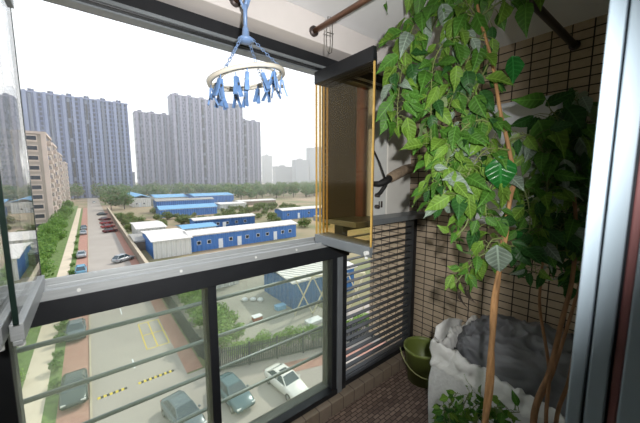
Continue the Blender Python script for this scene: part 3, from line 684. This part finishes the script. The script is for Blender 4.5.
def make_tree(name, label, cat, mats, rx, rz, cz, trunk_r, nleaf, ls, seed, group):
    o = thing(name, label, cat, (0, 0, 0), group)
    crown_mesh(rx, rx, rz, cz, nleaf, ls, seed).build('crown', mats, o)
    MB().tube([(0, 0, -.1), (.05, .02, cz * .5), (0, .05, cz)], [trunk_r, trunk_r * .8, trunk_r * .5], 7).tube([(0, 0, cz * .6), (rx * .3, .1, cz + rz * .2)], [trunk_r * .5, trunk_r * .25], 5).tube([(0, 0, cz * .6), (-rx * .3, -.2, cz + rz * .25)], [trunk_r * .5, trunk_r * .25], 5).build('trunk', M['bark'], o, True)
    return o
def scatter(protos, spots, used=set()):
    for i, (x, y, s_, rz) in enumerate(spots):
        pr_ = protos[i % len(protos)]
        if pr_.name in used: o = copy_tree(pr_)
        else: o = pr_; used.add(pr_.name)
        o.location = (x, y, G); o.scale = (s_, s_, s_ * rnd.uniform(.9, 1.1)); o.rotation_euler = (0, 0, rz)
ST = [make_tree('street_tree', 'leafy green tree in the row along the left footpath below the beige flats', 'tree', [M['foliage'], M['foliage2']], 2.6, 2.5, 3.6, .13, 1300, .22, 100 + i, 'street trees along the footpath') for i in range(3)]
scatter(ST, [(-7.4 + rnd.uniform(-.3, .3), y, rnd.uniform(.9, 1.1), rnd.uniform(0, 6)) for y in (38, 43, 48, 53, 58, 63, 68.5, 74, 80, 86, 93, 100, 108, 117, 127, 138, 150, 165)])
VS = [make_tree('verge_shrub', 'small clipped shrub on the grass verge between footpath and parking lane', 'shrub', [M['foliage2'], M['foliage']], .55, .6, .6, .04, 220, .10, 110 + i, 'shrubs on the verge') for i in range(2)]
scatter(VS, [(-3.1 + rnd.uniform(-.1, .1), y + rnd.uniform(-.4, .4), rnd.uniform(.7, 1.15), rnd.uniform(0, 6)) for y in (29, 31.5, 33.5, 36.5, 39, 42, 45, 48, 52, 57, 62, 68, 75, 82, 90, 100)])
YB = make_tree('yellow_shrub', 'yellowish green bush by the footpath, close below the window', 'shrub', [M['hedge'], M['foliage']], .9, .8, .8, .05, 500, .10, 120, None)
YB.location = (-5.6, 30.5, G)
HD = [make_tree('fence_bush', 'bright green bush behind the dark picket fence', 'bush', [M['hedge'], M['foliage']], 1.0, .95, 1.15, .07, 900, .10, 130 + i, 'bushes behind the picket fence') for i in range(3)]
sp_ = []
for i in range(15):
    f = i / 14; sp_.append((9.2 + 16 * f, 23.35 - 5.0 * f + rnd.uniform(-.1, .1), rnd.uniform(.85, 1.1), rnd.uniform(0, 6)))
scatter(HD, sp_)
WB = [make_tree('yard_bush', 'dark green bush along the yard side of the street corner', 'bush', [M['foliage'], M['hedge']], 1.3, 1.3, 1.7, .08, 900, .15, 140 + i, 'bushes at the street corner of the yard') for i in range(3)]
scatter(WB, [(8.5 + (.5 if i % 2 else 0), 25.2 + 1.75 * i, 1.0 + .12 * (i % 3), i) for i in range(11)] + [(10.2, 25.6, .8, 3), (10.5, 28.2, .8, 5), (10.6, 31, .75, 2)])
HB = [make_tree('scrub_bush', 'olive scrub bush on the waste ground among the huts', 'bush', [M['foliage3'], M['foliage2']], 2.0, 1.5, 1.5, .1, 420, .30, 150 + i, 'scrub among the huts') for i in range(3)]
sp_ = []
def inside(x, y): return any(a - 1.5 < x < b + 1.5 and c - 1.5 < y < d + 1.5 for a, b, c, d in HUTBOX)
HUTBOX = [(9, 17, 63, 80), (16, 46, 63, 75), (8.5, 16, 83, 100), (19, 45, 90, 98), (56, 80, 93, 104), (17, 45, 128, 142), (20, 70, 150, 290), (17, 30, 22, 36), (9, 18, 39, 46), (10, 24, 175, 300), (60, 95, 150, 175)]
k_ = 0
while len(sp_) < 110:
    x, y = rnd.uniform(8.5, 80), rnd.uniform(47, 150); k_ += 1
    if x < y * .85 and not inside(x, y) and (y > 98 or x < 9.5 or rnd.random() < .25) and not (y < 62): sp_.append((x, y, rnd.uniform(.6, 1.15), rnd.uniform(0, 6)))
scatter(HB, sp_)
BT = [make_tree('belt_tree', 'tree in the hazy belt of trees below the distant towers', 'tree', [M['foliage2'], M['foliage3']], 5.2, 4.6, 5.4, .25, 520, .75, 160 + i, 'belt of trees below the towers') for i in range(4)]
sp_ = []
for y, x0, x1, st_ in ((185, 8, 18, 5), (215, 8, 18, 5), (205, 74, 210, 6), (240, 8, 18, 5), (225, 76, 220, 7), (255, 8, 280, 7), (290, -14, 300, 7), (270, -20, 1, 6), (325, -10, 380, 8), (230, -22, -10, 6), (360, 35, 330, 8)):
    x = x0
    while x < x1: sp_.append((x + rnd.uniform(-2, 2), y + rnd.uniform(-10, 10), rnd.uniform(.8, 1.2), rnd.uniform(0, 6))); x += st_
sp_ = [s for s in sp_ if not (-2 < s[0] < 6.4)]
scatter(BT, sp_)

# ------------------------------------------------------------------ huts
def hut(label, x0, x1, y0, y1, hgt, wall, roof, pitch=.5, windows=(), doors=(), ridge='X', name='site_hut', eave=.35, side_windows=(), rot=0, wallS=None):
    o = thing(name, label, 'hut', ((x0 + x1) / 2, (y0 + y1) / 2, G))
    BOX(x0, x1, y0, y1, G, G + hgt).build('walls', M[wall], o)
    if wallS: BOX(x0 - .03, x0, y0, y1, G, G + hgt).build('end_wall', M[wallS], o)
    q = MB(); e = eave; z = G + hgt
    if ridge == 'X':
        ym = (y0 + y1) / 2; ring = lambda x: [(x, y0 - e, z - .02), (x, ym, z + pitch), (x, y1 + e, z - .02), (x, y1 + e, z + .10), (x, ym, z + pitch + .12), (x, y0 - e, z + .10)]
        q.loft([ring(x0 - e), ring(x1 + e)])
    else:
        xm = (x0 + x1) / 2; ring = lambda y: [(x0 - e, y, z - .02), (xm, y, z + pitch), (x1 + e, y, z - .02), (x1 + e, y, z + .10), (xm, y, z + pitch + .12), (x0 - e, y, z + .10)]
        q.loft([ring(y0 - e), ring(y1 + e)])
    q.build('roof', M[roof], o)
    for x in windows:
        f = BOX(x - .45, x + .45, y0 - .06, y0, G + 1.4, G + 2.25).build('window', M['huttrim'], o)
        BOX(x - .37, x + .37, y0 - .075, y0 - .06, G + 1.48, G + 2.17).build('pane', M['pane'], f)
    for x in doors: BOX(x - .5, x + .5, y0 - .06, y0, G + .05, G + 2.2).build('door', M['huttrim'], o)
    BOX(x0 - .02, x1 + .02, y0 - .05, y0, G + hgt - .22, G + hgt - .02).build('fascia', M['huttrim'], o)
    if rot: o.rotation_euler = (0, 0, rot)
    return o
hut('long blue site hut with a white roof and many windows, just above the window rail', 16.4, 43.8, 65.4, 71.5, 3.6, 'blue', 'white_roof', .6, (18.2, 20.4, 25.4, 29.5, 32.4, 35, 39.5, 41.8), (23, 27.5, 37.3))
hut('white fronted hut with a deep blue side wall beside the yard wall', 9.2, 16.3, 64.2, 78, 3.5, 'white_sheet', 'white_roof', .5, (), (), 'X', wallS='blue')
hut('low white roofed hut behind the white fronted one', 8.9, 15.2, 84, 97, 3.3, 'white_sheet', 'white_roof', .4, (), (), 'X')
hut('thin long blue hut with white roof behind the longest hut', 24, 43.5, 90, 95, 3.4, 'blue', 'white_roof', .4, (26, 28, 31, 34, 37, 40), (33,))
hut('short white roofed shelter between the thin blue hut and the white hut', 18.6, 27, 80, 87, 2.8, 'white_sheet', 'skyblue', .5)
hut('blue hut standing alone at the right in front of the trees', 57.5, 80, 95, 101, 3.6, 'blue', 'white_roof', .5, (60, 70, 74), (65,))
hut('wide double blue hut with a pale roof in the middle row', 22, 45, 131, 140, 3.2, 'blue', 'skyblue', 1.2, (), ())
hut('blue hall behind the double hut, with dark blue upper wall', 24, 50, 150, 158, 5.4, 'blue', 'grey_roof', .6, (27, 31, 35, 39, 43, 47))
hut('tall white hall with a sky blue roof at the left of the hut rows', 18.5, 27.5, 188, 240, 5.0, 'white_sheet', 'skyblue', 1.4, (20.5, 24), (22.2,), 'Y')
hut('sky blue roofed white hut behind the blue hall', 30, 48, 190, 215, 4.6, 'white_sheet', 'skyblue', 1.2)
hut('long blue hall with a sky blue roof furthest back', 48, 72, 178, 200, 5.4, 'blue', 'skyblue', 1.0, (52, 57, 62, 67))
hut('low flat white roofed shed right of the blue hall', 52, 66, 146, 158, 2.6, 'white_sheet', 'white_roof', .3)
hut('low brown shed with a pale roof at the foot of the tree belt', 68, 92, 160, 170, 2.4, 'yardwall', 'white_roof', .3)
hut('big deep blue shed with a white roof seen through the lower glass', 18.6, 29, 28.5, 36, 3.4, 'blue_deep', 'white_roof', .5, (), ())
hut('small white roofed lean-to in the yard behind the street corner bushes', 10.4, 17, 41, 45, 2.5, 'white_sheet', 'white_roof', .35)
hut('small lean-to shelter with a grey roof tucked against the yard wall', 7.3, 9.2, 74, 84, 2.2, 'yardwall', 'grey_roof', .2)
# yard clutter
lat = thing('lattice_frame', 'cream steel lattice frame standing beside the deep blue shed', 'frame', (20.5, 24.6, G))
for i in range(4):
    xa = 17.9 + i * 1.9; ya = 27.2 - i * 1.0
    MB().bar((xa, ya, G), (xa + 1.9, ya - 1.0, G + 4.6), .22, .12).build('diagonal', M['steelc'], lat)
    MB().bar((xa + 1.9, ya - 1.0, G), (xa, ya, G + 4.6), .22, .12).build('diagonal', M['steelc'], lat)
MB().bar((17.9, 27.2, G + 4.6), (25.5, 23.2, G + 4.6), .2, .15).build('top_bar', M['steelc'], lat)
for i, (x, y) in enumerate(((15.0, 34.6), (15.9, 34.0), (16.6, 33.3))):
    q = MB(); q.lathe([(0, 0), (.35, .02), (.42, .18), (.3, .36), (.0, .4)], 10, (x, y, G + .02))
    tag(q.build('sack', M['sackwhite'], None, True), ['white sack lying on the grey yard, leftmost of three', 'white sack lying between two others on the grey yard', 'white sack lying on the grey yard, rightmost of three'][i], 'sack', 'sacks in the yard')
M['redbox'] = mat('red_brown_crate', '#9a4632', .7, 0, .1, 4); M['bluebox'] = mat('pale_blue_sheet', '#86b6d6', .6, 0, .1, 4)
def crate(label, x, y, w, d, hh, m, lidm):
    o = thing('crate', label, 'crate', (x, y, G)); BOX(x - w / 2, x + w / 2, y - d / 2, y + d / 2, G + .02, G + hh).build('body', M[m], o, bevel=.03)
    BOX(x - w / 2 - .04, x + w / 2 + .04, y - d / 2 - .04, y + d / 2 + .04, G + hh, G + hh + .08).build('lid', M[lidm], o, bevel=.02)
crate('red brown crate on the grey yard near the bushes', 13.9, 28.8, 1.0, .7, .5, 'redbox', 'sackwhite')
crate('pale blue crate on the yard at the foot of the deep blue shed', 17.4, 29.6, 1.2, .8, .5, 'bluebox', 'bluebox')
crate('flat white crate in the yard close behind the fence bushes', 18.6, 24.4, 1.8, 1.0, .3, 'sackwhite', 'sackwhite')

# ------------------------------------------------------------------ cars
def make_car(label, pnt, x, y, rz, sun=False, van=False):
    o = thing('car', label, 'car', (0, 0, 0))
    st = [(-2.25, .36, .60, .68), (-2.12, .26, .70, .80), (-1.5, .22, .84, .87), (-.95, .2, .95, .9), (0, .2, .95, .9), (1.2, .2, .97, .9), (1.85, .22, .98, .87), (2.15, .3, .92, .8), (2.25, .42, .8, .72)]
    rg = []
    for yy, zb, zt, hw in st:
        rg.append([(-hw * .9, yy, zb), (-hw, yy, zb + .14), (-hw, yy, zt - .2), (-hw * .93, yy, zt - .06), (-hw * .8, yy, zt), (hw * .8, yy, zt), (hw * .93, yy, zt - .06), (hw, yy, zt - .2), (hw, yy, zb + .14), (hw * .9, yy, zb)])
    MB().loft(rg).build('body', M[pnt], o, True)
    r1, zr = (1.45, 1.46) if not van else (1.9, 1.62); b1 = 1.75 if not van else 2.1
    lo = [(-.76, -1.0, .93), (.76, -1.0, .93), (.76, b1, .95), (-.76, b1, .95)]
    hi = [(-.58, -.28, zr - .04), (.58, -.28, zr - .04), (.58, r1 - .45, zr - .04), (-.58, r1 - .45, zr - .04)]
    MB().loft([lo, hi]).build('windows', M['carglass'], o)
    rf = MB().loft([[(-.60, -.32, zr - .05), (.60, -.32, zr - .05), (.60, r1 - .40, zr - .05), (-.60, r1 - .40, zr - .05)], [(-.5, -.2, zr), (.5, -.2, zr), (.5, r1 - .52, zr), (-.5, r1 - .52, zr)]])
    for a_, b_ in zip(lo, hi): rf.bar(a_, b_, .07, .07)
    for sg in (-1, 1): rf.bar((sg * .765, .3, .94), (sg * .59, .3, zr - .04), .08, .03)
    r_ = rf.build('roof', M[pnt], o)
    if sun: BOX(-.36, .36, -.05, .5, zr, zr + .012).build('sunroof', M['pane'], r_)
    for sx in (-1, 1):
        for yy in (-1.4, 1.35):
            w = MB().tube([(sx * .70, yy, .31), (sx * .90, yy, .31)], .31, 18).build('wheel', M['tyre'], o)
            MB().tube([(sx * .895, yy, .31), (sx * .908, yy, .31)], .19, 12).build('rim', M['rim'], w)
        MB().box(min(sx * .45, sx * .78), max(sx * .45, sx * .78), -2.22, -2.08, .56, .68).build('headlight', M['lamp'], o, bevel=.02)
        MB().box(min(sx * .5, sx * .78), max(sx * .5, sx * .78), 2.12, 2.235, .66, .84).build('tail_light', M['taillamp'], o, bevel=.02)
        MB().box(min(sx * .88, sx * 1.02), max(sx * .88, sx * 1.02), -.80, -.66, .92, 1.04).build('mirror', M[pnt], o, bevel=.02)
    o.location = (x, y, G + .04); o.rotation_euler = (0, 0, rz); o.scale = (.88, .88, .88); return o
make_car('white car with a dark sunroof parked by the picket fence', 'paint_white', 10.8, 17.75, R(6), sun=True)
make_car('dark teal car parked between the white car and the grey car', 'paint_teal', 7.2, 19.2, R(6))
make_car('dark grey car at the bottom edge, left of the window mullion', 'paint_grey', 3.85, 19.4, R(10))
make_car('red car parked in the yard below, seen only through the louvre slats', 'paint_red', 18.9, 14.0, R(20))
make_car('white car in the yard below, seen only through the louvre slats', 'paint_white', 22.2, 13.6, R(20))
make_car('blackish car on the red parking lane beside the left speed bump', 'paint_dark', -1.85, 26.9, R(0))
make_car('blue grey car on the red lane, just under the black window rail', 'paint_grey', -2.0, 37.6, R(0))
make_car('light blue car on the left lane, cut by the aluminium rail', 'paint_blue', -1.9, 62.5, R(180), van=True)
make_car('silver car on the left lane, next after the light blue car', 'paint_silver', -2.0, 75.5, R(180))
make_car('silver car further up the left lane, fourth from the window', 'paint_silver', -1.95, 106, R(180))
make_car('grey car furthest up the left lane', 'paint_grey', -1.95, 116, R(0))
make_car('silver grey car standing slantwise by the yard wall', 'paint_silver', 4.4, 66.5, R(128), van=True)
make_car('dark maroon car slanted by the yard wall, nearest of the red ones', 'paint_maroon', 4.3, 105, R(115))
make_car('red car parked slantwise behind the maroon one', 'paint_red', 4.2, 115, R(115))
make_car('red car parked third in the slanted row by the yard wall', 'paint_red', 4.2, 125, R(115))
make_car('dark red car fourth in the slanted row by the wall', 'paint_maroon', 4.2, 136, R(115))
make_car('dark car at the far end of the slanted row', 'paint_dark', 4.0, 156, R(115))
make_car('white car far away at the end of the street', 'paint_white', 2.4, 235, R(5))

# ------------------------------------------------------------------ buildings
def tower(label, x0, x1, y, dep, top, facade, pier, nb, group=None, gap=.32):
    top += 1.5; o = thing('apartment_tower', label, 'tower', ((x0 + x1) / 2, y + dep / 2, G), group)
    BOX(x0, x1, y, y + dep, G, top).build('walls', M[facade], o)
    w = (x1 - x0) / nb
    for i in range(nb):
        xa = x0 + i * w
        BOX(xa + w * .06, xa + w * .24, y - 1.3, y, G, top + 1.2).build('pier', M[pier], o)
        BOX(xa + w * .32, xa + w * .47, y - 1.34, y, G, top - 1).build('window_bay', M['bay_dark'], o)
        BOX(xa + w * .60, xa + w * .76, y - .9, y, G, top + .4).build('pier', M[pier], o)
    BOX(x0 - .4, x1 + .4, y - .4, y + dep, top, top + .9).build('parapet', M[pier], o)
    for i in range(nb): BOX(x0 + (i + .3) * w, x0 + (i + .6) * w, y + 3, y + 8, top + .9, top + 3.2).build('roof_house', M[facade], o)
tower('wide blue apartment slab rising at the left behind the beige flats', -64, 31, 300, 16, 61.5, 'tower_blue', 'pier_blue', 9)
tower('lower grey tower at the left of the middle group', 46, 83, 385, 16, 72.5, 'tower_grey', 'pier_grey', 3)
tower('tallest grey tower in the middle of the distant group', 81, 166.5, 372, 18, 94, 'tower_grey', 'pier_grey', 6)
tower('narrow grey tower at the right of the middle group', 170, 200, 388, 16, 79, 'tower_grey', 'pier_grey', 2)
def farblock(label, x0, x1, y, top):
    o = thing('far_building', label, 'building', ((x0 + x1) / 2, y + 8, G))
    BOX(x0, x1, y, y + 16, G, top + 1.5).build('walls', M['farwall'], o); BOX(x0 - .5, x1 + .5, y - .5, y + 16.5, top + 1.5, top + 2.8).build('parapet', M['pier_grey'], o)
    BOX(x0 + (x1 - x0) * .3, x0 + (x1 - x0) * .6, y + 4, y + 10, top + 2.8, top + 6).build('roof_house', M['farwall'], o)
farblock('slim pale far tower just right of the middle group', 422, 450, 800, 67)
farblock('low pale far block fading in the haze', 370, 420, 640, 28)
farblock('broad far block before the bronze sashes', 402, 442, 600, 44)
farblock('tall far block partly behind the bronze sashes', 446, 520, 600, 76)
farblock('far block seen through the bronze sashes', 545, 610, 600, 60)
farblock('low far block at the end of the street beside the blue slab', 34, 46, 420, 6)

def flats(label, x0, x1, y0, y1, top, floors):
    top += 1.5; o = thing('beige_flats', label, 'building', ((x0 + x1) / 2, (y0 + y1) / 2, G), 'beige flats along the street')
    BOX(x0, x1, y0, y1, G, top).build('walls', M['beige'], o)
    BOX(x0 - .3, x1 + .3, y0 - .3, y1 + .3, top, top + .7).build('parapet', M['pinkbeige'], o)
    BOX(x1 - .9, x1 + .25, y0 - .25, y0 + .8, G, top).build('corner_pier', M['pinkbeige'], o)
    fh = (top - G) / floors
    for i in range(floors):
        z = G + fh * i
        for xa, xb in ((x1 - 4.0, x1 - 1.9), (x1 - 9.4, x1 - 7.0)):
            f = BOX(xa - .2, xb + .2, y0 - .18, y0, z + fh * .18, z + fh * .86).build('window', M['pinkbeige'], o)
            BOX(xa, xb, y0 - .2, y0 - .18, z + fh * .36, z + fh * .76).build('pane', M['pane'], f)
        b = BOX(x1, x1 + 1.0, y0 + 3, y0 + 6.5, z + fh * .05, z + fh * .42).build('balcony', M['pinkbeige'], o)
        BOX(x1, x1 + .06, y0 + 3.3, y0 + 6.2, z + fh * .45, z + fh * .88).build('pane', M['pane'], o)
        BOX(x1, x1 + .06, y0 + 8.5, y0 + 10.5, z + fh * .4, z + fh * .85).build('pane', M['pane'], o)
for lb, xr, y0, y1, tp_, fl_ in (('nearest beige block of flats beside the clear glass sash', -9, 121, 139, 13.0, 10), ('second beige block of flats from the window', -9.2, 145, 166, 12.2, 9),
        ('third beige block of flats, stepping lower along the street', -9.6, 181, 205, 11.0, 9), ('fourth beige block of flats with a pale end wall', -9.8, 232, 262, 9.0, 8), ('furthest low beige block where the street ends', -8, 330, 350, 1.5, 5)):
    flats(lb, xr - 16, xr, y0, y1, tp_, fl_)

# ------------------------------------------------------------------ haze, sky, sun, flash
hz = MB().box(-700, 900, 90, 1300, G + .5, 160)
m = bpy.data.materials.new('haze'); m.use_nodes = True; n = m.node_tree.nodes; n.remove(n['Principled BSDF'])
vs_ = n.new('ShaderNodeVolumeScatter'); vs_.inputs['Color'].default_value = (.97, .98, 1, 1); vs_.inputs['Density'].default_value = .0009; vs_.inputs['Anisotropy'].default_value = .2
m.node_tree.links.new(vs_.outputs[0], n['Material Output'].inputs['Volume'])
tag(hz.build('haze', m), 'pale summer haze over the distant towers', 'haze', kind='stuff')

w = bpy.data.worlds.new('sky'); bpy.context.scene.world = w; w.use_nodes = True; n = w.node_tree.nodes; l = w.node_tree.links
bgn = n['Background']; tc = n.new('ShaderNodeTexCoord'); sx = n.new('ShaderNodeSeparateXYZ'); l.new(tc.outputs['Generated'], sx.inputs[0])
cr = n.new('ShaderNodeValToRGB'); cr.color_ramp.elements[0].position = 0; cr.color_ramp.elements[1].position = .8
cr.color_ramp.elements[0].color = (1, 1, 1, 1); cr.color_ramp.elements[1].color = (.80, .89, 1, 1)
l.new(sx.outputs['Z'], cr.inputs['Fac']); l.new(cr.outputs['Color'], bgn.inputs['Color']); bgn.inputs['Strength'].default_value = 1.25
def light(name, typ, loc, energy, **kw):
    ld = bpy.data.lights.new(name, typ); ld.energy = energy; o = bpy.data.objects.new(name, ld); C.objects.link(o); o.location = loc
    for k, v in kw.items(): setattr(ld, k, v)
    return o
s = light('sun', 'SUN', (0, 0, 50), 2.9, angle=R(2), color=(1, .95, .86))
s.rotation_euler = Vector((.80, .28, .75)).to_track_quat('Z', 'Y').to_euler()
fl_ = light('camera_flash', 'SPOT', EYE + rt * .115 + up * .11 - fw * .02, 98.0, shadow_soft_size=.02, color=(1, .98, .95), spot_size=R(104), spot_blend=.75)
fl_.rotation_euler = (-(fw + up * .0 - rt * .20)).to_track_quat('Z', 'Y').to_euler()

vs = bpy.context.scene.view_settings
vs.view_transform = 'Standard'; vs.look = 'None'; vs.exposure = .28; vs.gamma = 1; vs.use_curve_mapping = False

cy = bpy.context.scene.cycles; cy.transparent_max_bounces = 40; cy.volume_bounces = 3; cy.max_bounces = 14; cy.diffuse_bounces = 5
